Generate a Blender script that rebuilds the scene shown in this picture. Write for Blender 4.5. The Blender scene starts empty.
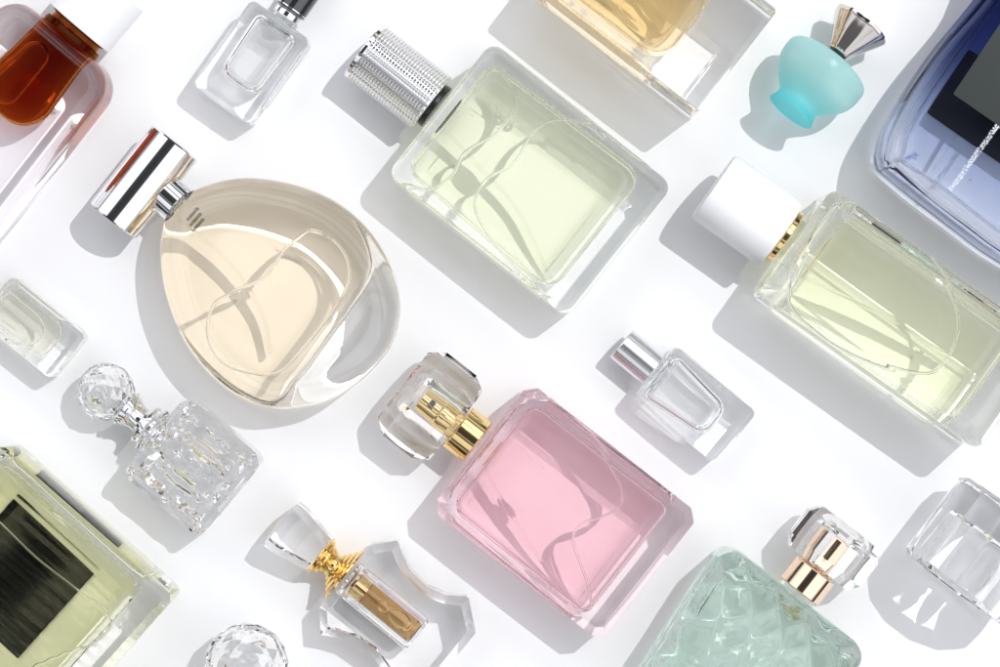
import bpy, bmesh, math, random
from mathutils import Vector, Matrix, noise
random.seed(7)
GRID = 12
U = 0.5            # scene units per photo pixel of table (1 px = 0.36 mm; the table-top is modelled at an enlarged scale)
H = 2800.0         # camera height, px
sc = bpy.context.scene
C = sc.collection
PI = math.pi

# ------------------------------------------------------------------ camera
cam = bpy.data.objects.new('camera', bpy.data.cameras.new('camera')); C.objects.link(cam)
cam.location = (0, 0, H*U); cam.data.sensor_width = 36.0
cam.data.lens = 36.0*H/1000.0
cam.data.clip_start = 10*U; cam.data.clip_end = 20000*U
sc.camera = cam

# ------------------------------------------------------------------ surroundings (studio room light)
w = bpy.data.worlds.new('World'); sc.world = w; w.use_nodes = True
nt = w.node_tree; nt.nodes.clear()
def N(nt, t, **kw):
    n = nt.nodes.new(t)
    for k, v in kw.items():
        if k.startswith('i_'): n.inputs[k[2:].replace('_', ' ')].default_value = v
        else: setattr(n, k, v)
    return n
def math_(nt, op, a, b=None, c=None):
    n = nt.nodes.new('ShaderNodeMath'); n.operation = op
    for i, v in enumerate((a, b, c)):
        if v is None: continue
        if hasattr(v, 'links') or hasattr(v, 'is_linked'): nt.links.new(v, n.inputs[i])
        else: n.inputs[i].default_value = v
    return n.outputs[0]
def dotdir(nt, vec, d):
    n = nt.nodes.new('ShaderNodeVectorMath'); n.operation = 'DOT_PRODUCT'
    nt.links.new(vec, n.inputs[0]); n.inputs[1].default_value = d
    return n.outputs['Value']
def ramp(nt, fac, stops, interp='LINEAR'):
    n = nt.nodes.new('ShaderNodeValToRGB'); cr = n.color_ramp; cr.interpolation = interp
    while len(cr.elements) < len(stops): cr.elements.new(0.5)
    for e, (p, c) in zip(cr.elements, stops):
        e.position = p; e.color = (c[0], c[1], c[2], 1) if hasattr(c, '__len__') else (c, c, c, 1)
    nt.links.new(fac, n.inputs[0]); return n.outputs[0]
tc = N(nt, 'ShaderNodeTexCoord'); gen = tc.outputs['Generated']
# bright room, dark camera stand overhead, dark bands and horizon added for contrast in reflections
zen = dotdir(nt, gen, Vector((-0.10, 0.05, 1)).normalized())
zr = ramp(nt, zen, [(0.0, 1.0), (0.940, 1.0), (0.958, 0.05), (1.0, 0.03)])
px_ = dotdir(nt, gen, (0.63, 0.77, 0)); pz_ = dotdir(nt, gen, (0, 0, 1))
ang = math_(nt, 'ARCTAN2', px_, pz_)                       # angle across the long axis of most bottles
a01 = math_(nt, 'ADD', math_(nt, 'DIVIDE', ang, PI), 0.5)
st = ramp(nt, a01, [(0, .45), (.13, .5), (.14, .08), (.19, .08), (.20, .62), (.33, .72), (.34, .10), (.385, .10), (.395, .80), (.49, .98),
                    (.56, 1.12), (.57, .9), (.60, 1.15), (.66, 1.2), (.67, .12), (.70, .12), (.71, 1.25), (.80, 1.25), (.81, .12), (.86, .2), (.87, 1.0), (1, .8)])
el = ramp(nt, pz_, [(0, .02), (.20, .05), (.30, .35), (.42, 1.0), (1, 1.06)])
m0 = N(nt, 'ShaderNodeMix', data_type='RGBA', blend_type='MULTIPLY'); m0.inputs[0].default_value = 1
nt.links.new(st, m0.inputs[6]); nt.links.new(el, m0.inputs[7]); st = m0.outputs[2]
mul = N(nt, 'ShaderNodeMix', data_type='RGBA', blend_type='MULTIPLY'); mul.inputs[0].default_value = 1
nt.links.new(zr, mul.inputs[6]); nt.links.new(st, mul.inputs[7])
tint = N(nt, 'ShaderNodeMix', data_type='RGBA', blend_type='MULTIPLY'); tint.inputs[0].default_value = 1
nt.links.new(mul.outputs[2], tint.inputs[6]); tint.inputs[7].default_value = (.972, .987, 1.035, 1)
bg = N(nt, 'ShaderNodeBackground'); nt.links.new(tint.outputs[2], bg.inputs[0]); bg.inputs[1].default_value = 1.42
wo = N(nt, 'ShaderNodeOutputWorld'); nt.links.new(bg.outputs[0], wo.inputs[0])

# ------------------------------------------------------------------ hard key lamp, upper right
ld = bpy.data.lights.new('key_lamp', 'SPOT'); lamp = bpy.data.objects.new('key_lamp', ld); C.objects.link(lamp)
Ldir = Vector((0.46, 0.35, 1.0)); Ldist = 9000
lamp.location = Ldir.normalized()*Ldist*U
lamp.rotation_euler = Ldir.to_track_quat('Z', 'Y').to_euler()
ld.spot_size = math.radians(24); ld.spot_blend = 0.3
ld.shadow_soft_size = 28*U; ld.color = (1.0, 0.99, 0.975)
ld.energy = 4*PI*PI*(Ldist*U)**2*0.585
ld.cycles.is_caustics_light = True

# ------------------------------------------------------------------ render
sc.view_settings.view_transform = 'Standard'; sc.view_settings.look = 'None'
sc.view_settings.exposure = 0.0; sc.view_settings.gamma = 1.0; sc.view_settings.use_curve_mapping = False
cy = sc.cycles
cy.max_bounces = 28; cy.transmission_bounces = 26; cy.glossy_bounces = 12; cy.diffuse_bounces = 4; cy.volume_bounces = 0
cy.transparent_max_bounces = 16; cy.blur_glossy = 0.3; cy.sample_clamp_indirect = 6.0; cy.sample_clamp_direct = 0
cy.caustics_reflective = True; cy.caustics_refractive = True
cy.use_denoising = True; cy.use_adaptive_sampling = False

# ------------------------------------------------------------------ materials
def new_mat(name):
    m = bpy.data.materials.new(name); m.use_nodes = True; m.node_tree.nodes.clear()
    o = m.node_tree.nodes.new('ShaderNodeOutputMaterial'); return m, m.node_tree, o
def interface(name, ior, col=(1, 1, 1), rough=0.0, bump=None):
    m, nt, o = new_mat(name)
    b = N(nt, 'ShaderNodeBsdfGlass'); b.inputs['IOR'].default_value = ior
    b.inputs['Color'].default_value = (*col, 1); b.inputs['Roughness'].default_value = rough
    if bump:
        t = N(nt, 'ShaderNodeTexCoord'); no = N(nt, 'ShaderNodeTexNoise'); no.inputs['Scale'].default_value = bump[0]/U
        no.inputs['Detail'].default_value = 1.0
        nt.links.new(t.outputs['Object'], no.inputs['Vector'])
        bu = N(nt, 'ShaderNodeBump'); bu.inputs['Strength'].default_value = 1; bu.inputs['Distance'].default_value = bump[1]*U
        nt.links.new(no.outputs[0], bu.inputs['Height']); nt.links.new(bu.outputs[0], b.inputs['Normal'])
    nt.links.new(b.outputs[0], o.inputs[0]); return m
def principled(name, col, metal=0.0, rough=0.3, spec=0.5, bumpf=None, coat=0):
    m, nt, o = new_mat(name)
    b = N(nt, 'ShaderNodeBsdfPrincipled'); b.inputs['Base Color'].default_value = (*col, 1)
    b.inputs['Metallic'].default_value = metal; b.inputs['Roughness'].default_value = rough
    b.inputs['Specular IOR Level'].default_value = spec; b.inputs['Coat Weight'].default_value = coat
    if bumpf: bumpf(nt, b)
    nt.links.new(b.outputs[0], o.inputs[0]); return m
def noise_bump(scale, dist):
    def f(nt, b):
        t = N(nt, 'ShaderNodeTexCoord'); no = N(nt, 'ShaderNodeTexNoise'); no.inputs['Scale'].default_value = scale/U
        no.inputs['Detail'].default_value = 3
        nt.links.new(t.outputs['Object'], no.inputs['Vector'])
        bu = N(nt, 'ShaderNodeBump'); bu.inputs['Distance'].default_value = dist*U; bu.inputs['Strength'].default_value = 1
        nt.links.new(no.outputs[0], bu.inputs['Height']); nt.links.new(bu.outputs[0], b.inputs['Normal'])
    return f
GLASS = interface('clear_glass', 1.5, (.998, 1, .999))
CRYST = interface('crystal_glass', 1.52)
LEAD = interface('clear_lead_crystal', 1.58)
CUTC = interface('cut_crystal', 1.5)
PLEX = interface('clear_acrylic', 1.49, (1, 1, 1))
PLEXPINK = interface('pinkish_acrylic', 1.49, (1, .996, .994))
VOID = interface('air_in_glass', 1/1.5)
def liquid(name, col): return interface(name, 1.36/1.5, col)
BUB = interface('air_in_liquid', 1/1.36)
TUBE = interface('plastic_tube', 1.42/1.36, (.98, .98, .97))
SILVER = principled('polished_silver', (.86, .87, .88), 1, .05)
SILVERS = principled('satin_silver', (.80, .81, .82), 1, .22)
GOLD = principled('polished_gold', (.93, .69, .32), 1, .10, bumpf=noise_bump(.05, .12))
ROSE = principled('rose_gold', (.92, .70, .53), 1, .08)
CHROME = principled('dark_chrome', (.70, .66, .62), 1, .05)
WHITEP = principled('white_plastic', (.88, .885, .90), 0, .35, bumpf=noise_bump(.25, .06))
BLACKP = principled('black_plastic', (.012, .013, .014), 0, .25)
GREYL = principled('grey_label', (.045, .052, .05), 0, .8, spec=.2)
BLACKL = principled('black_label', (.012, .014, .022), 0, .3)
BLACKS = principled('black_foil', (.006, .007, .007), 0, .12)
INK = principled('dark_print', (.16, .13, .07), 0, .6)
WINK = principled('white_print', (.85, .88, .95), 0, .5)
CORK = principled('tan_rubber', (.62, .45, .30), 0, .6)
def knurl(nt, b):
    t = N(nt, 'ShaderNodeTexCoord'); s = N(nt, 'ShaderNodeSeparateXYZ'); nt.links.new(t.outputs['Object'], s.inputs[0])
    a = math_(nt, 'ARCTAN2', s.outputs[1], math_(nt, 'ADD', s.outputs[2], 0.0))
    fx = math_(nt, 'SINE', math_(nt, 'MULTIPLY', s.outputs[0], 2*PI/(3.4*U)))
    fa = math_(nt, 'SINE', math_(nt, 'MULTIPLY', a, 70))
    h = math_(nt, 'MAXIMUM', math_(nt, 'MULTIPLY', fx, 1.0), math_(nt, 'MULTIPLY', fa, 0.8))
    bu = N(nt, 'ShaderNodeBump'); bu.inputs['Distance'].default_value = .55*U; bu.inputs['Strength'].default_value = 1
    nt.links.new(h, bu.inputs['Height']); nt.links.new(bu.outputs[0], b.inputs['Normal'])
KNURL = principled('knurled_silver', (.86, .86, .87), 1, .18, bumpf=knurl)
def teal():
    m, nt, o = new_mat('frosted_teal_glass')
    t = N(nt, 'ShaderNodeTexCoord'); sx = N(nt, 'ShaderNodeSeparateXYZ'); nt.links.new(t.outputs['Object'], sx.inputs[0])
    x = math_(nt, 'DIVIDE', sx.outputs[0], 78*U)
    c1 = ramp(nt, x, [(0, (.86, .985, .975)), (.45, (.80, .98, .975)), (.72, (.55, .95, .97)), (1, (.35, .90, .95))])
    c2 = ramp(nt, x, [(0, (.62, .92, .90)), (.45, (.60, .92, .91)), (.75, (.25, .82, .86)), (1, (.15, .74, .80))])
    g = N(nt, 'ShaderNodeBsdfGlass'); g.inputs['Roughness'].default_value = .32; g.inputs['IOR'].default_value = 1.3
    tr = N(nt, 'ShaderNodeBsdfTranslucent'); tp = N(nt, 'ShaderNodeBsdfTransparent')
    d = N(nt, 'ShaderNodeBsdfPrincipled'); d.inputs['Roughness'].default_value = .3
    nt.links.new(c1, g.inputs['Color']); nt.links.new(c1, tr.inputs[0]); nt.links.new(c1, tp.inputs[0]); nt.links.new(c2, d.inputs['Base Color'])
    def mix(a, b, f):
        n = N(nt, 'ShaderNodeMixShader'); n.inputs[0].default_value = f
        nt.links.new(a, n.inputs[1]); nt.links.new(b, n.inputs[2]); return n.outputs[0]
    r = mix(mix(mix(g.outputs[0], tr.outputs[0], .5), tp.outputs[0], .22), d.outputs[0], .22)
    nt.links.new(r, o.inputs[0]); return m
TEAL = teal()

# ------------------------------------------------------------------ mesh helpers (all sizes in photo px, scaled by U)
def mesh_obj(name, verts, faces, mat, parent=None, sharp=32, caster=False, smooth=True):
    me = bpy.data.meshes.new(name)
    me.from_pydata([Vector(v)*U for v in verts], [], faces); me.materials.append(mat)
    bm = bmesh.new(); bm.from_mesh(me); bmesh.ops.recalc_face_normals(bm, faces=bm.faces)
    if smooth:
        for f in bm.faces: f.smooth = True
        lim = math.radians(sharp)
        for e in bm.edges:
            if len(e.link_faces) == 2 and e.calc_face_angle(0) > lim: e.smooth = False
    bm.to_mesh(me); bm.free()
    o = bpy.data.objects.new(name, me); C.objects.link(o); o.parent = parent
    if caster: o.cycles.is_caustics_caster = True
    return o
def spline(pts, n=8):
    out = []; L = len(pts)
    for i in range(L):
        p0, p1, p2, p3 = [Vector(pts[(i+k-1) % L][:2]) for k in range(4)]
        for j in range(n):
            t = j/n
            out.append(0.5*((2*p1)+(-p0+p2)*t+(2*p0-5*p1+4*p2-p3)*t*t+(-p0+3*p1-3*p2+p3)*t**3))
    return out
def ccw(pts):
    a = sum(pts[i].x*pts[(i+1) % len(pts)].y-pts[(i+1) % len(pts)].x*pts[i].y for i in range(len(pts)))
    return pts if a > 0 else pts[::-1]
def rpoly(pts, rad, seg=7, sub=6):
    """rounded polygon outline as function of inset"""
    P = ccw([Vector(p) for p in pts]); n = len(P)
    R = rad if hasattr(rad, '__len__') else [rad]*n
    def f(d):
        Q = []
        for i in range(n):
            a, b, c = P[i-1], P[i], P[(i+1) % n]
            e1 = (b-a).normalized(); e2 = (c-b).normalized()
            n1 = Vector((-e1.y, e1.x)); n2 = Vector((-e2.y, e2.x))
            k = (n1+n2); k = k/max(1e-6, k.dot(k))*2
            Q.append((b+k*d, e1, e2, n1, n2))
        out = []
        for i in range(n):
            q, e1, e2, n1, n2 = Q[i]
            cr = e1.x*e2.y-e1.y*e2.x; dt = e1.dot(e2); th = math.atan2(cr, dt)
            r = max(R[i]-d if th > 0 else R[i]+d, .6)
            t = r*math.tan(abs(th)/2)
            s = 1 if th > 0 else -1
            cen = q-e1*t+n1*r*s
            for j in range(seg+1):
                a = th*j/seg
                v = -n1*r*s
                out.append(cen+Vector((v.x*math.cos(a)-v.y*math.sin(a), v.x*math.sin(a)+v.y*math.cos(a))))
        # subdivide straights
        res = []; m = len(out)
        for i in range(n):
            arc = out[i*(seg+1):(i+1)*(seg+1)]; res += arc
            nx = out[((i+1)*(seg+1)) % m]; l = arc[-1]
            for j in range(1, sub): res.append(l.lerp(nx, j/sub))
        return res
    return f
def free(pts, n=8):
    base = ccw(spline(pts, n)) if n else ccw([Vector(p) for p in pts])
    L = len(base); nor = []
    for i in range(L):
        t = (base[(i+1) % L]-base[i-1]).normalized(); nor.append(Vector((-t.y, t.x)))
    return lambda d: [b+m*d for b, m in zip(base, nor)]
def box_f(u0, u1, v0, v1, r, sub=6, seg=7):
    return rpoly([(u0, v0), (u1, v0), (u1, v1), (u0, v1)], r, seg, sub)
def prof(z0, z1, r, n=5, inner=()):
    """profile: (inset, z) with rounded lower and upper edges of radius r, plus inner insets for the flat faces"""
    out = []
    for d in reversed(inner): out.append((r+d, z0))
    for i in range(n+1):
        a = PI/2*i/n; out.append((r*(1-math.sin(a)), z0+r*(1-math.cos(a))))
    zz = z1-r-(z0+r)
    if zz > 1: out += [(0, z0+r+zz*k/4) for k in (1, 2, 3)]
    for i in range(n+1):
        a = PI/2*i/n; out.append((r*(1-math.cos(a)), z1-r+r*math.sin(a)))
    for d in inner: out.append((r+d, z1))
    return out
def stack(name, f, pr, mat, parent, wob=0, freq=.02, seed=0, sharp=32, caster=True, disp=None, g=None, dome=None):
    """lofts an outline through a profile; the flat end faces are cut into an even grid so they can carry gentle waves"""
    g = g or GRID
    V = []; F = []; n = None
    for e in pr:
        ring = f(e[0]); n = len(ring)
        V += [Vector((p.x, p.y, e[1])) for p in ring]
    for k in range(len(pr)-1):
        for i in range(n):
            j = (i+1) % n; F.append((k*n+i, k*n+j, (k+1)*n+j, (k+1)*n+i))
    bm = bmesh.new(); bv = [bm.verts.new(v) for v in V]
    for q in F: bm.faces.new([bv[i] for i in q])
    caps = [bm.faces.new([bv[i] for i in range(n)][::-1]), bm.faces.new([bv[(len(pr)-1)*n+i] for i in range(n)])]
    if caster:
        for ax in (0, 1):
            lo = min(v[ax] for v in V); hi = max(v[ax] for v in V); m = max(1, round((hi-lo)/g))
            for k in range(1, m):
                pl = [0, 0, 0]; no = [0, 0, 0]; pl[ax] = lo+(hi-lo)*(k+.013)/m; no[ax] = 1
                geo = set(caps)
                for c in caps: geo.update(c.edges); geo.update(c.verts)
                r = bmesh.ops.bisect_plane(bm, geom=list(geo), plane_co=pl, plane_no=no, dist=1e-3)
                caps = list({x for x in r['geom'] if isinstance(x, bmesh.types.BMFace)}|{c for c in caps if c.is_valid})
    bmesh.ops.triangulate(bm, faces=[x for x in bm.faces if len(x.verts) > 4])
    bm.verts.index_update()
    V = [v.co.copy() for v in bm.verts]; F = [tuple(v.index for v in x.verts) for x in bm.faces]; bm.free()
    if wob:
        V = [v+Vector([wob*noise.noise(v*freq+Vector((seed*13.7+k*31, k*7.1, seed))) for k in range(3)]) for v in V]
    if disp: V = [disp(v) for v in V]
    if caster:
        A = (2.5 if mat.name.startswith(('clear', 'smoke', 'faint')) else 1.5) if dome is None else dome
        xs = [v.x for v in V]; ys = [v.y for v in V]; zs = [v.z for v in V]
        cx, cy_, cz = [(min(q)+max(q))/2 for q in (xs, ys, zs)]; hx, hy, hz = [(max(q)-min(q))/2 for q in (xs, ys, zs)]
        for v in V:
            k = (v.z-cz)/hz
            if k > 0: v.z -= A*k*(((v.x-cx)/hx)**2+((v.y-cy_)/hy)**2)/1.4
            else: v.z += (A+1.0)*(-k)*((v.x-cx+hx+25)/(2*hx+25))**2
    return mesh_obj(name, V, F, mat, parent, sharp, caster)
def pillow(o, n=4, amp=.35):
    """gives every polished facet of a cut-glass mesh the very slight swell of hand polishing, with crisp edges between facets"""
    me = o.data; bm = bmesh.new(); V = []; F = []; tag_ = []
    for p in me.polygons:
        vs = [me.vertices[i].co.copy() for i in p.vertices]; nn = p.normal.copy(); c = sum(vs, Vector())/len(vs)
        R = max((v-c).length for v in vs)
        m = len(vs)
        for i in range(m):                                  # fan of triangles, each cut n x n
            a, b = vs[i], vs[(i+1) % m]; base = len(V); idx = {}
            for r in range(n+1):
                for q in range(n+1-r):
                    w_ = 1-(r+q)/n                          # weight of the centre
                    pt = c*w_+a*(r/n)+b*(q/n)
                    idx[(r, q)] = len(V); V.append(pt+nn*(amp*U*min(1, R/(20*U))*(1-(1-w_)**2)))
            for r in range(n):
                for q in range(n-r):
                    F.append((idx[(r, q)], idx[(r+1, q)], idx[(r, q+1)]))
                    if r+q < n-1: F.append((idx[(r+1, q)], idx[(r+1, q+1)], idx[(r, q+1)]))
    me2 = bpy.data.meshes.new(me.name); me2.from_pydata(V, [], F)
    for m_ in me.materials: me2.materials.append(m_)
    bm.from_mesh(me2); bmesh.ops.remove_doubles(bm, verts=bm.verts, dist=1e-4*U)
    bmesh.ops.recalc_face_normals(bm, faces=bm.faces)
    for f in bm.faces: f.smooth = True
    for e in bm.edges:
        if len(e.link_faces) == 2 and e.calc_face_angle(0) > math.radians(9): e.smooth = False
    bm.to_mesh(me2); bm.free(); o.data = me2
    return o
def scaled_caps(pr):
    """adds a narrow flat margin inside both end faces so shading stays even"""
    lo, hi = pr[0], pr[-1]
    return [(lo[0]+2.5, lo[1])]+list(pr)+[(hi[0]+2.5, hi[1])]
def revolve(name, pr, mat, parent, z=0, y=0, seg=48, sharp=32, caster=False, sq=1.0, rot=0.0, smooth=True, rz=None):
    """solid of revolution about local X at height z; pr = [(x, r)]; closed ends"""
    V = []; F = []
    for x, r in pr:
        for i in range(seg):
            a = 2*PI*i/seg+rot
            V.append((x, y+r*math.cos(a), z+r*sq*math.sin(a)))
    for k in range(len(pr)-1):
        for i in range(seg):
            j = (i+1) % seg; F.append((k*seg+i, k*seg+j, (k+1)*seg+j, (k+1)*seg+i))
    F.append(tuple(range(seg))); F.append(tuple((len(pr)-1)*seg+i for i in range(seg)))
    return mesh_obj(name, V, F, mat, parent, sharp, caster, smooth)
def cyl(name, x0, x1, r, mat, parent, z, e=1.5, **k):
    k.setdefault('sharp', 14); k.setdefault('seg', 72)
    return revolve(name, [(x0, r-e), (x0+e*.3, r-e*.3), (x0+e, r), (x1-e, r), (x1-e*.3, r-e*.3), (x1, r-e)], mat, parent, z, **k)
def hollow(name, x0, x1, r, t, mat, parent, z, e=1.5, **k):
    k.setdefault('sharp', 14); k.setdefault('seg', 72)
    """open cup/tube with wall t, open toward +x"""
    pr = [(x0, .5), (x0, r-e), (x0+e*.3, r-e*.3), (x0+e, r), (x1-.6, r), (x1, r-.6), (x1, r-t+.6), (x1-.6, r-t), (x0+t+2, r-t), (x0+t, r-t-2), (x0+t, .5)]
    return revolve(name, pr, mat, parent, z, **k)
def tube(name, pts, r, mat, parent, seg=12, caster=True):
    V = []; F = []; P = [Vector(p) for p in pts]
    Q = []
    for i in range(len(P)-1):
        p0 = P[max(i-1, 0)]; p1 = P[i]; p2 = P[i+1]; p3 = P[min(i+2, len(P)-1)]
        for j in range(8):
            t = j/8; Q.append(0.5*((2*p1)+(-p0+p2)*t+(2*p0-5*p1+4*p2-p3)*t*t+(-p0+3*p1-3*p2+p3)*t**3))
    Q.append(P[-1])
    for i, q in enumerate(Q):
        t = (Q[min(i+1, len(Q)-1)]-Q[max(i-1, 0)]).normalized()
        s = t.cross(Vector((0, 0, 1))).normalized(); u_ = s.cross(t)
        for k in range(seg):
            a = 2*PI*k/seg; V.append(q+s*r*math.cos(a)+u_*r*math.sin(a))
    for i in range(len(Q)-1):
        for k in range(seg):
            j = (k+1) % seg; F.append((i*seg+k, i*seg+j, (i+1)*seg+j, (i+1)*seg+k))
    F.append(tuple(range(seg))); F.append(tuple((len(Q)-1)*seg+i for i in range(seg)))
    return mesh_obj(name, V, F, mat, parent, 60, caster)
def meniscus(t, pts, z, parent, r=1.3, loop=False):
    """the curved rim where the trapped air touches the liquid under the upper wall"""
    if loop: pts = list(pts)+[pts[0], pts[1]]
    return tube('meniscus', [(*t.L(*p, z), z) for p in pts], r, BUB, parent, seg=14)
def text(name, body, size, mat, parent, loc, rot=0, mirror=False, ext=.2):
    cu = bpy.data.curves.new(name, 'FONT'); cu.body = body; cu.size = size*U; cu.extrude = ext*U; cu.align_x = 'CENTER'; cu.align_y = 'CENTER'
    t = bpy.data.objects.new(name+'_c', cu); C.objects.link(t)
    dg = bpy.context.evaluated_depsgraph_get(); me = bpy.data.meshes.new_from_object(t.evaluated_get(dg))
    bpy.data.objects.remove(t); me.materials.clear(); me.materials.append(mat)
    o = bpy.data.objects.new(name, me); C.objects.link(o); o.parent = parent
    o.location = Vector(loc)*U; o.rotation_euler = (0, 0, rot)
    return o

def marks(name, line, width, n, z, mat, parent, seed=3):
    """a strip of tiny worn, unreadable printed strokes along a line"""
    rnd = random.Random(seed); V = []; F = []
    (x0, y0), (x1, y1) = line; d = Vector((x1-x0, y1-y0)); L_ = d.length; d /= L_; m = Vector((-d.y, d.x))
    for i in range(n):
        for _ in range(2):
            c = Vector((x0, y0))+d*(L_*(i+rnd.random()*.5)/n)+m*width*(rnd.random()-.5)*.7
            ax = (m if rnd.random() < .65 else d) ; h = width*rnd.uniform(.05, .16); tk = width*rnd.uniform(.03, .055); ay = Vector((-ax.y, ax.x))
            b = len(V)
            for zz in (z, z+.25):
                for sx_, sy_ in ((-1, -1), (1, -1), (1, 1), (-1, 1)):
                    p = c+ax*h*sx_+ay*tk*sy_; V.append((p.x, p.y, zz))
            F += [(b, b+3, b+2, b+1), (b+4, b+5, b+6, b+7)]+[(b+k, b+(k+1) % 4, b+4+(k+1) % 4, b+4+k) for k in range(4)]
    return mesh_obj(name, V, F, mat, parent, smooth=False)
class Item:
    """a thing lying on the table: Empty at its base, local +X runs from neck to foot, local Y across, Z up; origin = neck base"""
    def __init__(s, name, label, cat, px, py, du, dv, zref=0, group=None, pitch=0):
        k = (H-zref)/H
        s.o = ((px-500)*k, (333.5-py)*k)
        s.a = math.atan2(-dv, du); s.zref = zref
        e = bpy.data.objects.new(name, None); C.objects.link(e); s.e = e
        e.location = (s.o[0]*U, s.o[1]*U, 0); e.rotation_euler = (0, pitch, s.a)
        e.empty_display_size = 20*U
        e['label'] = label; e['category'] = cat
        if group: e['group'] = group
    def L(s, px, py, z=None):
        """photo measurement -> local (u, v) for a point known to be at height z"""
        z = s.zref if z is None else z
        k = (H-z)/H; x = (px-500)*k-s.o[0]; y = (333.5-py)*k-s.o[1]
        c, n = math.cos(s.a), math.sin(s.a)
        return (x*c+y*n, -x*n+y*c)
    def LL(s, pts, z=None): return [s.L(*p, z) for p in pts]

# ------------------------------------------------------------------ setting: the white table top
def table():
    m, nt, o = new_mat('white_table_top')
    b = N(nt, 'ShaderNodeBsdfPrincipled'); b.inputs['Roughness'].default_value = .75; b.inputs['Specular IOR Level'].default_value = .15
    t = N(nt, 'ShaderNodeTexCoord'); no = N(nt, 'ShaderNodeTexNoise'); no.inputs['Scale'].default_value = .0022/U; no.inputs['Detail'].default_value = 3
    nt.links.new(t.outputs['Object'], no.inputs['Vector'])
    r = ramp(nt, no.outputs[0], [(.3, (.790, .793, .806)), (.7, (.812, .814, .824))]); nt.links.new(r, b.inputs['Base Color'])
    n2 = N(nt, 'ShaderNodeTexNoise'); n2.inputs['Scale'].default_value = .5/U; nt.links.new(t.outputs['Object'], n2.inputs['Vector'])
    bu = N(nt, 'ShaderNodeBump'); bu.inputs['Distance'].default_value = .05*U; nt.links.new(n2.outputs[0], bu.inputs['Height'])
    nt.links.new(bu.outputs[0], b.inputs['Normal']); nt.links.new(b.outputs[0], o.inputs[0])
    S = 6000; V = []; F = []; n = 12
    for i in range(n+1):
        for j in range(n+1): V.append((-S+2*S*i/n, -S+2*S*j/n, 0))
    for i in range(n):
        for j in range(n):
            a = i*(n+1)+j; F.append((a, a+n+1, a+n+2, a+1))
    ob = mesh_obj('table_top', V, F, m, None)
    ob['kind'] = 'structure'; ob['label'] = 'matt white table top the bottles lie on'
    ob.cycles.is_caustics_receiver = True
table()
G = 'perfume bottles lying on the white table'
Z0 = .6            # glass stands a hair off the table on its mould seams

# ------------------------------------------------------------------ 1 amber dropper bottle, top left
def amber_bottle():
    t = Item('dropper_bottle', 'thick clear bottle of dark amber liquid with a white cap at the top left corner', 'bottle', 70, 34, -.65, .76, 60, G)
    e = t.e
    f = rpoly([(4, -66), (250, -78), (250, 78), (4, 66)], 30, 9, 6)
    stack('glass_body', f, scaled_caps(prof(Z0, 88, 16, 7)), interface('clear_lilac_glass', 1.5, (.99, .978, .988)), e, 0, .02, 1)
    f = rpoly([(2, -29), (104, -38), (104, 38), (2, 29)], [14, 30, 30, 14], 9, 5)
    lq = stack('liquid', f, scaled_caps(prof(22, 76, 20, 7)), liquid('amber_liquid', (.60, .22, .06)), e, 1.2, .03, 2)
    f = rpoly([(16, -22), (96, -30), (96, 6), (30, 4)], 14, 6, 5)
    stack('air_bubble', f, prof(64, 73, 4, 3), BUB, lq, .6, .05, 3)
    revolve('neck', [(-16, 27), (-15, 29), (-9, 31), (-8, 28), (-3, 28), (-2, 32), (3, 33), (5, 30)], interface('amber_neck_glass', 1.45, (.70, .36, .15)), e, 44, caster=True)
    hollow('cap', -64, -10, 37, 3, WHITEP, e, 44)
    revolve('cap_tip', [(-84, 6), (-82, 8), (-66, 9), (-64.2, 10)], CORK, e, 44)
amber_bottle()

# ------------------------------------------------------------------ 2 small clear vial, top
def simple_vial(name, label, px, py, du, dv, L, W, D, cav, zc, z=45, capf=None, liq=None, bub=None, seed=0, r=7, wob=0):
    t = Item(name, label, 'bottle', px, py, du, dv, z, G); e = t.e
    f = rpoly([(0, -W/2), (L, -W/2), (L, W/2), (0, W/2)], r, 6, 6)
    stack('glass_body', f, scaled_caps(prof(Z0, D, 5, 5)), GLASS, e, wob, .03, seed)
    fc = rpoly(cav, [8, 15, 15, 8], 8, 5)
    if liq:
        lq = stack('liquid', fc, scaled_caps(prof(zc[0], zc[1], 10, 6)), liq, e, 0, .015, seed+1)
        if bub: stack('air_bubble', free(t.LL(bub, zc[1]-4)), prof(zc[1]-10, zc[1]-3, 3, 3), BUB, lq, .5, .05, seed+2)
    else:
        stack('hollow', fc, scaled_caps(prof(zc[0], zc[1], 10, 6)), VOID, e, 0, .015, seed+1)
    if capf: capf(t)
    return t
def cap2(t):
    e = t.e
    cyl('neck', -8, 1, 12, GLASS, e, 25, caster=True)
    cyl('collar', -12, -4, 14.5, SILVER, e, 25)
    cyl('cap', -70, -12.3, 16.5, principled('black_gloss_cap', (.02, .02, .022), 0, .08, coat=1), e, 25)
    cyl('cap_ring', -16, -14, 17, SILVER, e, 25)
simple_vial('glass_vial', 'empty clear rectangular glass vial with a dark glossy cap, touching the top edge', 281, 19, -.575, .818, 103, 71, 52,
            [(6, -24), (78, -22), (78, 22), (6, 24)], (9, 44), 48, cap2, seed=10)
# ------------------------------------------------------------------ 9 small pale vial, left edge
simple_vial('glass_vial', 'small clear glass vial of pale yellowish liquid cut off by the left edge', -7, 297, .777, .63, 95, 56, 46,
            [(4, -21), (76, -20), (76, 20), (4, 21)], (8, 40), 44, None,
            liquid('pale_straw_liquid', (.99, .985, .95)), [(-30, 290), (2, 288), (20, 300), (40, 318), (44, 334), (32, 345), (10, 342), (-30, 318)], seed=20)
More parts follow.
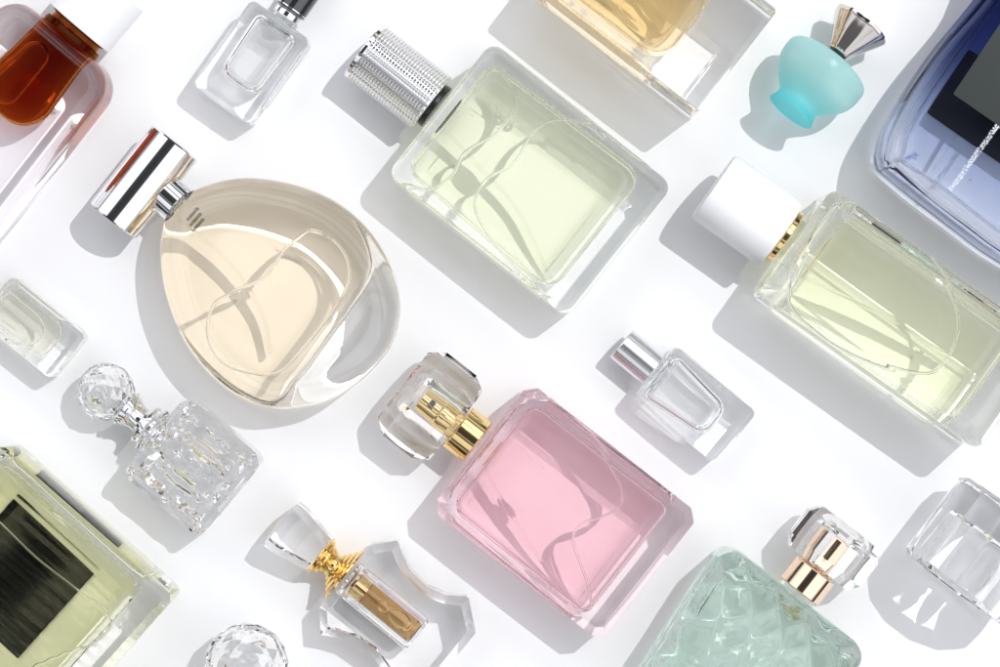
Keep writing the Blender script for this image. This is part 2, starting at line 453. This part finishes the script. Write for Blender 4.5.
# ------------------------------------------------------------------ 10 small clear bottle with silver cap
def cap10(t):
    e = t.e
    cyl('neck', -6, 1, 11, GLASS, e, 25, caster=True)
    hollow('cap', -42, -1, 18, 2, SILVERS, e, 25, e=1)
    cyl('collar', -3, -.6, 15.5, SILVER, e, 25, e=.5)
simple_vial('small_bottle', 'small empty clear bottle with a satin silver cap, beside the pink perfume bottle', 655, 371, .77, .64, 104, 66, 50,
            [(6, -27), (80, -19), (80, 19), (6, 27)], (7, 43), 48, cap10, seed=30)

# ------------------------------------------------------------------ 3 green bottle with knurled cap
def green_bottle():
    t = Item('perfume_bottle', 'large rectangular clear bottle of pale green perfume with a knurled silver cap', 'perfume bottle', 439, 107, .783, .622, 78, G); e = t.e
    D = 80
    stack('glass_body', box_f(0, 226, -83, 83, 13), scaled_caps(prof(Z0, D, 7, 6)), GLASS, e, 0, .012, 41)
    lq = stack('liquid', rpoly([(11, -68), (198, -74), (198, 74), (11, 68)], [16, 20, 20, 16], 8, 8), scaled_caps(prof(11, 69, 16, 8)), liquid('pale_green_liquid', (.988, .995, .93)), e, 0, .012, 42, dome=3)
    meniscus(t, [(604, 140), (590, 128), (572, 121), (548, 122), (530, 138), (513, 164), (485, 181), (475, 206), (489, 236), (511, 262), (538, 288), (552, 298)], 61, lq)
    meniscus(t, [(500, 72), (512, 88), (514, 108), (496, 134), (465, 153), (452, 176), (428, 190), (404, 182)], 61, lq)
    tube('dip_tube', [(*t.L(436, 122, 35), 40), (*t.L(480, 168, 30), 30), (*t.L(520, 215, 25), 26), (*t.L(553, 285, 25), 24)], 1.8, TUBE, lq)
    for (x, y) in ((494, 110), (505, 117), (514, 123)):
        c = t.L(x, y, 20); V = []; F = []
        n, m = 20, 8
        for i in range(n):
            for j in range(m):
                a = 2*PI*i/n; b2 = 2*PI*j/m; rr = 3.4+.9*math.cos(b2); V.append((c[0]+rr*math.cos(a), c[1]+rr*math.sin(a), 16+.9*math.sin(b2)))
                F.append((i*m+j, ((i+1) % n)*m+j, ((i+1) % n)*m+(j+1) % m, i*m+(j+1) % m))
        mesh_obj('embossed_letter', V, F, BUB, lq, 60)
    cyl('neck', -9, 1, 21, GLASS, e, 40, caster=True)
    cyl('collar', -9, -3.5, 24, BLACKP, e, 40, e=1)
    cyl('cap', -92, -9.5, 32, KNURL, e, 40, e=2, seg=64)
    cyl('cap_band', -95, -90, 32.8, SILVER, e, 40, e=1, seg=64)
green_bottle()

# ------------------------------------------------------------------ 4 clear thick bottle with orange perfume, top
def orange_bottle():
    t = Item('perfume_bottle', 'heavy clear bottle holding orange perfume in a rounded chamber, at the top edge', 'perfume bottle', 575, -65, .79, .613, 100, G); e = t.e
    stack('glass_body', rpoly([(0, -62), (199, -62), (199, 62), (0, 62)], 5, 6, 8), scaled_caps(prof(Z0, 112, 5, 6)), GLASS, e, 0, .012, 51)
    lq = stack('liquid', rpoly([(0+6, -46), (142, -46), (142, 46), (6, 46)], [12, 26, 26, 12], 9, 8), scaled_caps(prof(22, 98, 18, 8)), liquid('orange_liquid', (1, .92, .76)), e, 1.5, .03, 52)
    stack('inner_rim', rpoly([(10, -38), (128, -38), (128, 38), (10, 38)], [10, 22, 22, 10], 8, 6), scaled_caps(prof(84, 93, 4, 4)), interface('rim_glass', 1.44/1.36), lq, 0, .05, 53)
    tube('dip_tube', [(10, 4, 55), (60, -6, 45), (128, -24, 36)], 3, TUBE, lq)
    cyl('neck', -14, 1, 20, GOLD, e, 55)
orange_bottle()

# ------------------------------------------------------------------ 5 teal miniature
def teal_mini():
    t = Item('miniature_bottle', 'frosted turquoise miniature bottle with a flared fluted chrome stopper', 'miniature bottle', 829, 64, -.63, .777, 44, G, pitch=math.radians(-8)); e = t.e
    pr = [(-3, 5), (-3, 9), (0, 10), (2, 14), (3, 24), (5, 36), (7, 41.5), (10, 44.5), (16, 45.5), (26, 45), (36, 42), (45, 36.5), (51, 31), (57, 25.5), (61, 22.8), (65, 22.5), (70, 24), (73, 25), (74.5, 23.5), (74.5, 8)]
    q = []
    for i in range(len(pr)-1):
        a = pr[max(i-1, 0)]; b = pr[i]; c = pr[i+1]; d = pr[min(i+2, len(pr)-1)]
        for j in range(3):
            s = j/3; q.append(tuple(.5*(2*b[k]+(c[k]-a[k])*s+(2*a[k]-5*b[k]+4*c[k]-d[k])*s*s+(3*b[k]-a[k]-3*c[k]+d[k])*s**3) for k in (0, 1)))
    q.append(pr[-1]); q = [(x*.93, r*1.0) for x, r in q]
    revolve('glass_body', q, TEAL, e, 46, seg=64, sharp=50)
    revolve('shoulder_disc', [(-4.6, 8), (-4.4, 12), (-3.6, 12.5), (-3.2, 8)], BLACKP, e, 46)
    seg = 96; V = []; F = []
    xs = [(-5, 11), (-7, 12), (-10, 13), (-38, 28.5), (-41, 30), (-43, 30), (-43.6, 28), (-43.6, 6)]
    for x, r in xs:
        for i in range(seg):
            a = 2*PI*i/seg; rr = r*(1+.02*math.cos(9*a)); V.append((x-2, rr*math.cos(a), 46+rr*math.sin(a)))
    for k in range(len(xs)-1):
        for i in range(seg):
            j = (i+1) % seg; F.append((k*seg+i, k*seg+j, (k+1)*seg+j, (k+1)*seg+i))
    F.append(tuple(range(seg))); F.append(tuple((len(xs)-1)*seg+i for i in range(seg)))
    mesh_obj('stopper', V, F, CHROME, e, 40)
teal_mini()

# ------------------------------------------------------------------ 6 dark blue bottle, right edge
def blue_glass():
    """clear at the foot, darkening to navy at the shoulder"""
    m = interface('smoke_shaded_glass', 1.5); nt = m.node_tree
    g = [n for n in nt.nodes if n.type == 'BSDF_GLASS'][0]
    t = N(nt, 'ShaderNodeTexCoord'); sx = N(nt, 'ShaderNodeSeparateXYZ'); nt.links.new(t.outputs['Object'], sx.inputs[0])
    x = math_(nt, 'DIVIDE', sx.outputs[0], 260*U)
    nt.links.new(ramp(nt, x, [(0, (.26, .29, .44)), (.42, (.45, .49, .66)), (.72, (.86, .885, .935)), (.9, (.97, .975, .985)), (1, (.97, .975, .985))]), g.inputs['Color'])  # shade at the shoulder is painted into the glass colour
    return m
def blue_bottle():
    t = Item('perfume_bottle', 'large bottle of blue perfume with a dark grey label, cut off by the right edge', 'perfume bottle', 1108, -12, -.57, .82, 92, G); e = t.e
    base = t.LL([(885, 163), (1040, 275)], 92)
    W = 96
    p = t.LL([(884, 148), (894, 118), (932, 58), (985, -8), (1050, -90), (1240, 40), (1190, 120), (1120, 215), (1060, 285), (1040, 278), (990, 248), (940, 210), (893, 173), (885, 163)], 88)
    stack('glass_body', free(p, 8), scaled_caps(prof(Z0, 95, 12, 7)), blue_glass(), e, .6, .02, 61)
    p = t.LL([(903, 150), (912, 122), (948, 66), (1003, -8), (1060, -76), (1218, 38), (1170, 115), (1100, 210), (1052, 262), (1036, 257), (990, 226), (945, 191), (908, 166), (901, 158)], 80)
    lq = stack('liquid', free(p, 8), scaled_caps(prof(10, 84, 12, 7)), liquid('blue_liquid', (.885, .905, .955)), e, 0, .012, 62, dome=3)
    def slabpx(name, pts, z0, z1, mat, par):
        return stack(name, rpoly(t.LL(pts, z1), 1.5, 3, 2), prof(z0, z1, .3, 2), mat, par, caster=False)
    slabpx('front_label', [(953, 94), (1003, 19), (1120, 100), (1070, 175)], 95.3, 96.2, GREYL, e)
    slabpx('back_label', [(921, 113), (962, 50), (1125, 160), (1082, 225)], 2.2, 3.2, BLACKL, e)
    tube('dip_tube', [(*t.L(985, 92, 50), 50), (*t.L(955, 135, 40), 40), (*t.L(931, 170, 30), 30)], 1.2, TUBE, lq)
    marks('printed_text', t.LL([(1012, 106), (950, 190)], 95.6), 6.5, 180, 95.5, WINK, e)
blue_bottle()

# ------------------------------------------------------------------ 7 round amber bottle with silver T cap
def round_bottle():
    t = Item('perfume_bottle', 'round pebble-shaped bottle of pale amber perfume with a silver crossbar cap', 'perfume bottle', 181, 208, .74, .67, 60, G); e = t.e
    o = [(176, 200), (196, 189), (225, 180), (257, 178), (300, 186), (340, 204), (372, 234), (392, 270), (400, 308), (391, 345), (366, 376), (335, 398), (305, 407), (268, 408), (225, 388), (189, 349), (168, 303), (160, 257), (164, 222)]
    dome = lambda z0, z1, r: scaled_caps(prof(z0, z1, r, 9))
    def d1(v):
        r = Vector((v.x-115, v.y)).length/125
        k = max(0, 1-r*r); return Vector((v.x, v.y, 45+(v.z-45)*(1+.12*k)))
    f = free(t.LL(o, 60), 8)
    stack('glass_body', f, dome(4, 84, 26), GLASS, e, 0, .02, 71, disp=d1, dome=4, g=5)
    c = [(192, 200), (225, 190), (262, 188), (305, 197), (343, 222), (364, 252), (368, 280), (350, 310), (325, 345), (300, 378), (275, 395), (240, 382), (207, 352), (184, 316), (172, 275), (169, 237), (178, 210)]
    lq = stack('liquid', free(t.LL(c, 60), 8), dome(13, 75, 22), liquid('pale_amber_liquid', (1, .965, .905)), e, 0, .012, 72, disp=d1, dome=3, g=5)
    b = [(310, 231), (332, 239), (348, 262), (345, 292), (312, 338), (284, 368), (262, 374), (226, 362), (209, 335), (214, 306), (236, 291), (264, 278), (286, 250)]
    meniscus(t, b, 70, lq, 1.6, True)
    tube('dip_tube', [(*t.L(184, 222, 45), 45), (*t.L(230, 262, 40), 38), (*t.L(262, 310, 30), 28), (*t.L(272, 352, 25), 22)], 1.8, TUBE, lq)
    for r_ in range(3):
        marks('printed_text', [(15+r_*5.5, 12-r_*2), (15+r_*5.5, -4-r_*2)], 4, 80, 78.5+r_*1.3, INK, e)
    cyl('collar', -26, 4, 20.5, SILVER, e, 45, e=1)
    # crossbar: a polished cylinder across the neck
    bar = revolve('cap', [(-50, 25), (-49.3, 27.4), (-48, 28.5), (48, 28.5), (49.3, 27.4), (50, 25)], SILVER, e, 0, seg=72, sharp=14)
    k = t.L(143, 181, 55)
    a = math.atan2(220-142, 113-175)   # image angle of the bar
    bar.location = (Vector((k[0], k[1], 46)))*U
    bar.rotation_euler = (0, 0, -a-t.a)
round_bottle()

# ------------------------------------------------------------------ 8 yellow bottle with white cap
def yellow_bottle():
    t = Item('perfume_bottle', 'thick clear bottle of pale yellow perfume with a white cylinder cap and gold ring', 'perfume bottle', 796, 240, .815, .58, 100, G); e = t.e
    D = 112
    pr = [(9, Z0, 1), (6, Z0, 1), (2, Z0+2, 1), (0, Z0+5, 1), (0, 40, 1), (0, 80, 1), (0, 96, 1), (1, 99, 1), (13, D-1, 1), (16, D, 1)]
    stack('glass_body', box_f(0, 262, -63, 63, 10), pr, GLASS, e, 0, .012, 81, sharp=28)
    lq = stack('liquid', rpoly([(26, -47), (228, -47), (228, 47), (26, 47)], [7, 10, 10, 7], 6, 9), scaled_caps(prof(17, 94, 9, 6)), liquid('pale_yellow_liquid', (.99, .995, .915)), e, 0, .012, 82, dome=3)
    b = [(790, 287), (838, 208), (880, 226), (920, 252), (947, 290), (957, 326), (943, 362), (920, 373), (869, 357), (822, 331)]
    meniscus(t, b, 87, lq, 1.5, True)
    tube('dip_tube', [(*t.L(790, 271, 60), 60), (*t.L(869, 310, 45), 45), (*t.L(948, 357, 35), 32)], 1.7, TUBE, lq)
    cyl('neck', -8, 4, 24, interface('neck_glass', 1.5, (.98, .97, .90)), e, 55, caster=True)
    cyl('collar', -11.5, -5, 29, GOLD, e, 55, e=1, seg=64)
    revolve('cap', [(-94, 34), (-93, 36.5), (-90, 38), (-14, 38), (-12.2, 37), (-11.8, 30)], WHITEP, e, 55, seg=72)
yellow_bottle()

# ------------------------------------------------------------------ 11 pink bottle
def clear_cap(name, parent, x0, x1, hw, z, mat, hr, sides=10, depth=None):
    """faceted clear over-cap (drum with its axis along x) hollowed round the atomiser"""
    d = hw if depth is None else depth
    pr = [(x0, .6), (x0, hw*.78), (x0+(x1-x0)*.22, hw), (x0+(x1-x0)*.78, hw), (x1, hw*.82), (x1, hr+.5), (x0+(x1-x0)*.30, hr), (x0+(x1-x0)*.22, hr-3), (x0+(x1-x0)*.22, .6)]
    V = []; F = []; n = sides
    for k, (x, r) in enumerate(pr):
        for i in range(n):
            a = 2*PI*(i+.5)/n; V.append((x, r*math.cos(a), z+r*d/hw*math.sin(a) if r > hr+1 else z+r*math.sin(a)))
    for k in range(len(pr)-1):
        for i in range(n):
            j = (i+1) % n; F.append((k*n+i, k*n+j, (k+1)*n+j, (k+1)*n+i))
    F.append(tuple(range(n))); F.append(tuple((len(pr)-1)*n+i for i in range(n)))
    return pillow(mesh_obj(name, V, F, mat, parent, caster=True, smooth=False), 4, .18)
def pink_bottle():
    t = Item('perfume_bottle', 'rectangular bottle of pink perfume with a gold sprayer under a clear faceted cap', 'perfume bottle', 480, 446, .788, .616, 78, G); e = t.e
    D = 80
    f = rpoly([(0, -68), (10, -79), (200, -79), (211, -69), (211, 69), (200, 79), (10, 79), (0, 68)], 3, 4, 6)
    pr = [(12, Z0, 1), (9, Z0, 1), (1, 7, 1), (0, 9, 1), (0, 30, 1), (0, 55, 1), (0, 69, 1), (1, 71, 1), (9, D, 1), (12, D, 1)]
    stack('glass_body', f, pr, interface('faint_pink_glass', 1.5, (1, .98, .985)), e, 0, .012, 91, sharp=25)
    lq = stack('liquid', rpoly([(14, -66), (184, -68), (184, 68), (14, 66)], [16, 10, 10, 16], 7, 8), scaled_caps(prof(10, 70, 12, 7)), liquid('pink_liquid', (.998, .903, .922)), e, 0, .012, 92, dome=3)
    meniscus(t, [(518, 410), (530, 399), (545, 401), (566, 412), (586, 432), (600, 450), (610, 466), (622, 490), (618, 508), (600, 517), (580, 524), (573, 540), (581, 565), (588, 585), (592, 606)], 63, lq)
    tube('dip_tube', [(*t.L(484, 466, 40), 40), (*t.L(510, 512, 32), 30), (*t.L(560, 588, 25), 24)], 1.7, TUBE, lq)
    cyl('neck', -4, 3, 15, GLASS, e, 40, caster=True)
    cyl('collar', -28, -3.2, 24.5, GOLD, e, 40, e=1.5, seg=64)
    revolve('atomizer', [(-74, 10), (-73, 12), (-52, 12.5), (-50, 14), (-40, 14.5), (-38, 20), (-28.4, 21)], GOLD, e, 40, sharp=10, seg=64)
    revolve('nozzle', [(-2, 2.6), (-2, 3), (1, 3), (1, 2)], BLACKP, e, 0, seg=20).location = Vector((-62, 3, 52.8))*U
    bpy.context.view_layer.update()
    e.children[-1].rotation_euler = (0, PI/2, 0)
    clear_cap('cap', e, -96, -30, 54, 40, PLEXPINK, 22, 10, 39)
pink_bottle()

# ------------------------------------------------------------------ 12 cut-crystal decanter with ball stopper
def ball(name, r, cx, z, mat, parent, nu=9, nv=14, jit=0, seed=1, caster=True):
    """diamond-cut ball: staggered rings of facets"""
    V = [(cx-r, 0, z)]; F = []
    for k in range(1, nu):
        th = PI*k/nu
        for i in range(nv):
            a = 2*PI*(i+.5*(k % 2))/nv; V.append((cx-r*math.cos(th), r*math.sin(th)*math.cos(a), z+r*math.sin(th)*math.sin(a)))
    V.append((cx+r, 0, z)); last = len(V)-1
    for i in range(nv): F.append((0, 1+i, 1+(i+1) % nv)); F.append((last, 1+(nu-2)*nv+(i+1) % nv, 1+(nu-2)*nv+i))
    for k in range(1, nu-1):
        A = 1+(k-1)*nv; B = 1+k*nv
        for i in range(nv):
            j = (i+1) % nv
            if k % 2: F.append((A+i, B+j, B+i)) ; F.append((A+i, A+j, B+j))
            else: F.append((A+i, A+j, B+i)); F.append((A+j, B+j, B+i))
    return pillow(mesh_obj(name, V, F, mat, parent, caster=caster, smooth=False), 3, .12)
def cut_disp(period, amp, zc, D, u0=0):
    """hobnail / diamond cutting as real relief on the top and bottom faces"""
    def f(v):
        a = (v.x-u0+v.y)/period; b = (v.x-u0-v.y)/period
        ha = abs((a % 1)-.5)*2; hb = abs((b % 1)-.5)*2
        h = min(ha, hb)
        k = (v.z-zc)/(D/2)
        return Vector((v.x, v.y+(amp*.5*(h-.5) if abs(v.y) > 40 else 0), v.z-amp*(h)*max(-1, min(1, k*1.2))*(.75)))
    return f
def grid_slab(name, u0, u1, v0, v1, z0, z1, n, m, fn, mat, parent, smooth=False, sharp=20, edge=6, rc=8, caster=True, tri=False, taper=0):
    """closed slab with n x m gridded top and bottom; fn(u, v, side) -> extra height"""
    V = []; F = []
    def P(i, j):
        u = u0+(u1-u0)*i/n; v = v0+(v1-v0)*j/m
        # round the corners in plan
        cu, cv = (u0+u1)/2, (v0+v1)/2; hu, hv = (u1-u0)/2-rc, (v1-v0)/2-rc
        du, dv = abs(u-cu)-hu, abs(v-cv)-hv
        if du > 0 and dv > 0:
            mx = max(du, dv); l = math.hypot(du, dv)
            u = cu+math.copysign(hu+du*mx/l, u-cu); v = cv+math.copysign(hv+dv*mx/l, v-cv)
        return u, v*(1-taper*(u-u0))
    for side in (0, 1):
        for i in range(n+1):
            for j in range(m+1):
                u, v = P(i, j); cu, cv = (u0+u1)/2, (v0+v1)/2; hu, hv = (u1-u0)/2, (v1-v0)/2
                d = min(min(u-u0, u1-u), min(v-v0, v1-v)); d = max(0, d)
                drop = 0 if d >= edge else edge-math.sqrt(max(0, edge*edge-(edge-d)**2))
                h = fn(u, v, side)*min(1, d/edge) if d < edge else fn(u, v, side)
                V.append((u, v, (z1-drop-h-2*(((u-cu)/hu)**2+((v-cv)/hv)**2)/1.4) if side else (z0+drop+h+3*((u-u0+25)/(u1-u0+25))**2)))
    q = (n+1)*(m+1)
    for i in range(n):
        for j in range(m):
            a = i*(m+1)+j; b = a+m+1
            if tri:
                for o_, fl in ((0, True), (q, False)):
                    T = [(a, a+1, b+1), (a, b+1, b)] if (i+j) % 2 else [(a, a+1, b), (a+1, b+1, b)]
                    for t_ in T: F.append(tuple(o_+x for x in (t_ if fl else t_[::-1])))
            else:
                F.append((a, a+1, b+1, b)); F.append((q+a, q+b, q+b+1, q+a+1))
    def wall(a, b): F.append((a, b, q+b, q+a))
    for i in range(n):
        wall(i*(m+1), (i+1)*(m+1)); wall((i+1)*(m+1)+m, i*(m+1)+m)
    for j in range(m):
        wall(j+1, j); wall(n*(m+1)+j, n*(m+1)+j+1)
    o = mesh_obj(name, V, F, mat, parent, sharp, caster, smooth)
    return pillow(o, 3, .15) if tri else o
def decanter():
    t = Item('crystal_decanter', 'small square cut-crystal decanter with a faceted ball stopper and silver neck ring', 'decanter', 152, 433, .77, .64, 60, G); e = t.e
    def cut(u, v, s):
        a = ((u-2+v+50)/40) % 1; b = ((u-2-v+50)/40) % 1
        h = 9*min(abs(a-.5), abs(b-.5))*2
        i, j = round((u-2)/10), round((v+50)/10)
        return (11-h*1.2) if s else 2+2*math.sin(u*.11)*math.sin(v*.12)
    grid_slab('glass_body', 2, 102, -50, 50, Z0, 76, 20, 20, cut, CUTC, e, edge=16, rc=14, tri=True)
    revolve('hollow', [(6, 5), (7, 11), (20, 20), (40, 24), (78, 24), (84, 20), (85, 5)], VOID, e, 36, seg=40, caster=True)
    revolve('shoulder', [(-8, 14), (-7, 20), (-5, 24), (-3, 25), (-1, 23), (1, 27), (3, 30), (6, 31), (8, 26)], CRYST, e, 40, seg=28, smooth=True, caster=True)
    revolve('neck_ring', [(-40, 13), (-39, 18), (-37, 20), (-34.5, 19), (-33.5, 16.5), (-31, 18), (-28.5, 15.5), (-23, 13), (-18, 13.5), (-15, 17), (-13.5, 21), (-11.5, 22), (-9, 21), (-7.6, 19), (-7.2, 10)], SILVER, e, 36)
    st = ball('stopper', 29, -63, 36, CUTC, e, 8, 12)
    ball('hollow', 19, -63, 36, VOID, st, 6, 8)
    revolve('neck_sleeve', [(-7, 10), (-6.8, 17), (6, 17.5), (12, 15), (12.2, 8)], SILVER, e, 38)
decanter()

# ------------------------------------------------------------------ 13 fluted bottle with black foil, lower left
def fluted_bottle():
    t = Item('perfume_bottle', 'large fluted bottle of yellow-green perfume with black back panel at the lower left', 'perfume bottle', -65, 516, .747, .665, 90, G); e = t.e
    v = t.L(173, 597, 90); W0 = v[1]; L = v[0]+1
    v2 = t.L(2, 445, 90)[1]
    f = rpoly([(0, W0-215), (L, W0-215), (L, W0+1), (0, W0+1)], 12, 7, 40)
    def fl(p):
        z = 1
        if p.z > 45: p = Vector((p.x, p.y, p.z+.8*math.sin(p.y*2*PI/9)*min(1, max(0, (p.z-80)/8))))
        return p
    def rid(u, v, s): return (.45+.45*math.cos(2*PI*v/12+.8*math.sin(u*.02+v*.05)))*min(1, max(0, min(u-18, L-18-u)/25), 1)*(1 if min(u-18, L-18-u) > 0 else 0) *.85 if s else 0
    grid_slab('glass_body', 0, L, W0-215, W0+1, Z0, 95, 30, 120, rid, GLASS, e, smooth=True, sharp=45, edge=11, rc=11)
    lq = grid_slab('liquid', 8, L-30, W0-200, W0-16, 14, 80, 20, 100, lambda u, v, s: (.35*math.cos(2*PI*v/15+.3*math.sin(u*.05)) if s and 25 < u < L-50 else 0)+.5*math.sin(u*.03+v*.02), liquid('yellow_green_liquid', (.992, .99, .86)), e, smooth=True, sharp=45, edge=14, rc=16)
    meniscus(t, [(-30, 500), (0, 520), (40, 560), (95, 600), (112, 622), (95, 642), (60, 655), (20, 672)], 72, lq)
    stack('back_panel', rpoly(t.LL([(19, 495), (98, 571), (21, 656), (-60, 585)], 12), 2, 3, 3), prof(2.5, 4.2, .5, 2), BLACKS, e, caster=False)
    cyl('neck', -14, -.5, 22, SILVER, e, 45)
fluted_bottle()

# ------------------------------------------------------------------ 14 hourglass crystal bottle with gold neck
def hourglass_bottle():
    t = Item('perfume_bottle', 'hourglass-shaped clear crystal bottle with gold neck, clear stopper and amber core', 'perfume bottle', 347, 579, .775, .632, 50, G); e = t.e
    o = [(-3, -40), (15, -60), (28, -52), (44, -45), (66, -43), (86, -49), (104, -61), (132, -38), (132, 38), (104, 61), (86, 49), (66, 43), (44, 45), (28, 52), (15, 60), (-3, 40)]
    f = rpoly(o, 2.5, 3, 2)
    pr = [(11, Z0, 1), (7, Z0, 1), (0, 10, 1), (0, 28, 1), (0, 44, 1), (8, 56, 1), (12, 56, 1)]
    stack('glass_body', f, pr, LEAD, e, 0, sharp=12, dome=3)
    revolve('hollow', [(7, 6), (7, 17), (9, 19), (86, 19), (89, 17), (90, 6)], VOID, e, 28, seg=48, caster=True)
    vi = revolve('vial', [(8, 3), (8, 14), (10, 17.4), (82, 17.4), (87, 14), (88, 3)], interface('vial_glass', 1.5), e, 28, seg=40, caster=True)
    lq = revolve('liquid', [(12, 3), (13, 13), (16, 15), (78, 15), (83, 12), (84, 3)], liquid('amber_oil', (.965, .80, .52)), vi, 28, seg=40, caster=True)
    for (u, v, a, b2, z) in ((45, 1, 7, 6, 36), (66, 1, 14, 9, 36)):
        V = []; F = []; n, m = 10, 20
        V.append((u, v, z-5.5))
        for k in range(1, n):
            th = PI*k/n
            for i in range(m): V.append((u+a*math.sin(th)*math.cos(2*PI*i/m), v+b2*math.sin(th)*math.sin(2*PI*i/m), z-5.5*math.cos(th)))
        V.append((u, v, z+5.5)); l = len(V)-1
        for i in range(m): F.append((0, 1+(i+1) % m, 1+i)); F.append((l, 1+(n-2)*m+i, 1+(n-2)*m+(i+1) % m))
        for k in range(n-2):
            for i in range(m): j = (i+1) % m; F.append((1+k*m+i, 1+k*m+j, 1+(k+1)*m+j, 1+(k+1)*m+i))
        mesh_obj('air_bubble', V, F, BUB, vi, 60, True)
    cyl('vial_neck', 9, 24, 16, GOLD, vi, 28, e=.8)
    revolve('collar', [(-37, 15), (-36.5, 20), (-35, 21.5), (-33.5, 20.5), (-33, 18.5), (-31.5, 19.5), (-30, 18), (-29.5, 16), (-27.5, 16.5), (-26, 14.5), (-21, 12), (-18, 12.5), (-17.5, 15), (-16, 16), (-14.6, 15.4), (-14.4, 18.5), (-12.5, 20.5), (-11, 20), (-10.8, 23), (-8.8, 25.5), (-7.4, 25), (-7.2, 28), (-5.4, 31), (-4, 31), (-3.2, 29), (-3.2, 10)], GOLD, e, 31, seg=56, sharp=28)
    # stopper: truncated square pyramid with bevelled corners
    V = []; F = []
    for x, r, c in ((-87, 18, 6), (-84, 27, 8), (-74, 27, 8), (-37, 20, 7), (-36, 14, 4)):
        for (a, b2) in ((r, r-c), (r-c, r), (-(r-c), r), (-r, r-c), (-r, -(r-c)), (-(r-c), -r), (r-c, -r), (r, -(r-c))):
            V.append((x, a*.98, 29+b2))
    for k in range(4):
        for i in range(8): j = (i+1) % 8; F.append((k*8+i, k*8+j, (k+1)*8+j, (k+1)*8+i))
    F.append(tuple(range(8))); F.append(tuple(32+i for i in range(8)))
    pillow(mesh_obj('stopper', V, F, CRYST, e, caster=True, smooth=False), 4, .25)
hourglass_bottle()

# ------------------------------------------------------------------ 15 loose faceted crystal ball
def loose_ball():
    t = Item('crystal_stopper', 'loose round cut-crystal stopper ball, cut off by the bottom edge', 'stopper', 246, 665, .9, -.43, 42, None); e = t.e
    bl = ball('glass_ball', 42, 0, 42, CUTC, e, 8, 12)
    ball('hollow', 27, 0, 42, VOID, bl, 6, 8)
loose_ball()

# ------------------------------------------------------------------ 16 mint bottle with rose-gold neck
def mint_bottle():
    t = Item('perfume_bottle', 'mint green quilted glass bottle with a rose gold neck and clear faceted cap', 'perfume bottle', 802, 596, -.616, .788, 80, G); e = t.e
    D = 84
    def quilt(u, v, s):
        a = (u*.8+v)/36+.25*math.sin(v*.05); b = (u*.8-v)/36+.3*math.sin(u*.04)
        h = abs(math.sin(PI*a))*abs(math.sin(PI*b))
        h = h**.6
        return (7.5*(1-h)+.8*noise.noise(Vector((u*.06, v*.06, s*5)))) if s else 2.5*(1-h)
    grid_slab('glass_body', 3, 250, -89, 89, Z0, D, 90, 66, quilt, interface('mint_glass', 1.5, (.952, .984, .964)), e, smooth=True, sharp=60, edge=13, rc=24, taper=.0011)
    grid_slab('liquid', 17, 225, -72, 72, 16, 66, 50, 40, lambda u, v, s: 1.8*noise.noise(Vector((u*.05, v*.05, 3+s))), liquid('mint_liquid', (.972, .995, .98)), e, smooth=True, sharp=60, edge=12, rc=12, taper=.0011)
    cyl('neck', -3, 5, 20, GLASS, e, 42, caster=True)
    cyl('collar', -28, -1, 23.5, ROSE, e, 42, e=1.2, seg=64)
    revolve('collar_ring', [(-34, 18), (-33.6, 19.6), (-31.6, 19.8), (-31, 18.6), (-29.6, 19.8), (-28.2, 19)], ROSE, e, 42, seg=64)
    cyl('atomizer', -66, -34.2, 17.5, ROSE, e, 42, e=1.2, seg=64)
    clear_cap('cap', e, -82, -31, 46, 42, PLEX, 22, 8, 41)
mint_bottle()

# ------------------------------------------------------------------ 17 large clear faceted drum, right edge
def clear_drum():
    t = Item('acrylic_cap', 'big clear faceted drum-shaped cap lying at the right edge', 'cap', 1014, 513, -.605, .796, 62, None); e = t.e
    n = 12; R = 63
    pr = [(0, .6), (0, R-4), (4, R), (90, R), (95, R-4), (95, 40), (38, 37), (34, 34), (34, .6)]
    V = []; F = []
    for x, r in pr:
        for i in range(n):
            a = 2*PI*(i+.5)/n; V.append((x, r*math.cos(a), R*math.cos(PI/n)+.6+r*math.sin(a)))
    for k in range(len(pr)-1):
        for i in range(n): j = (i+1) % n; F.append((k*n+i, k*n+j, (k+1)*n+j, (k+1)*n+i))
    F.append(tuple(range(n))); F.append(tuple((len(pr)-1)*n+i for i in range(n)))
    pillow(mesh_obj('cap_shell', V, F, PLEX, e, caster=True, smooth=False), 4, .5)
clear_drum()
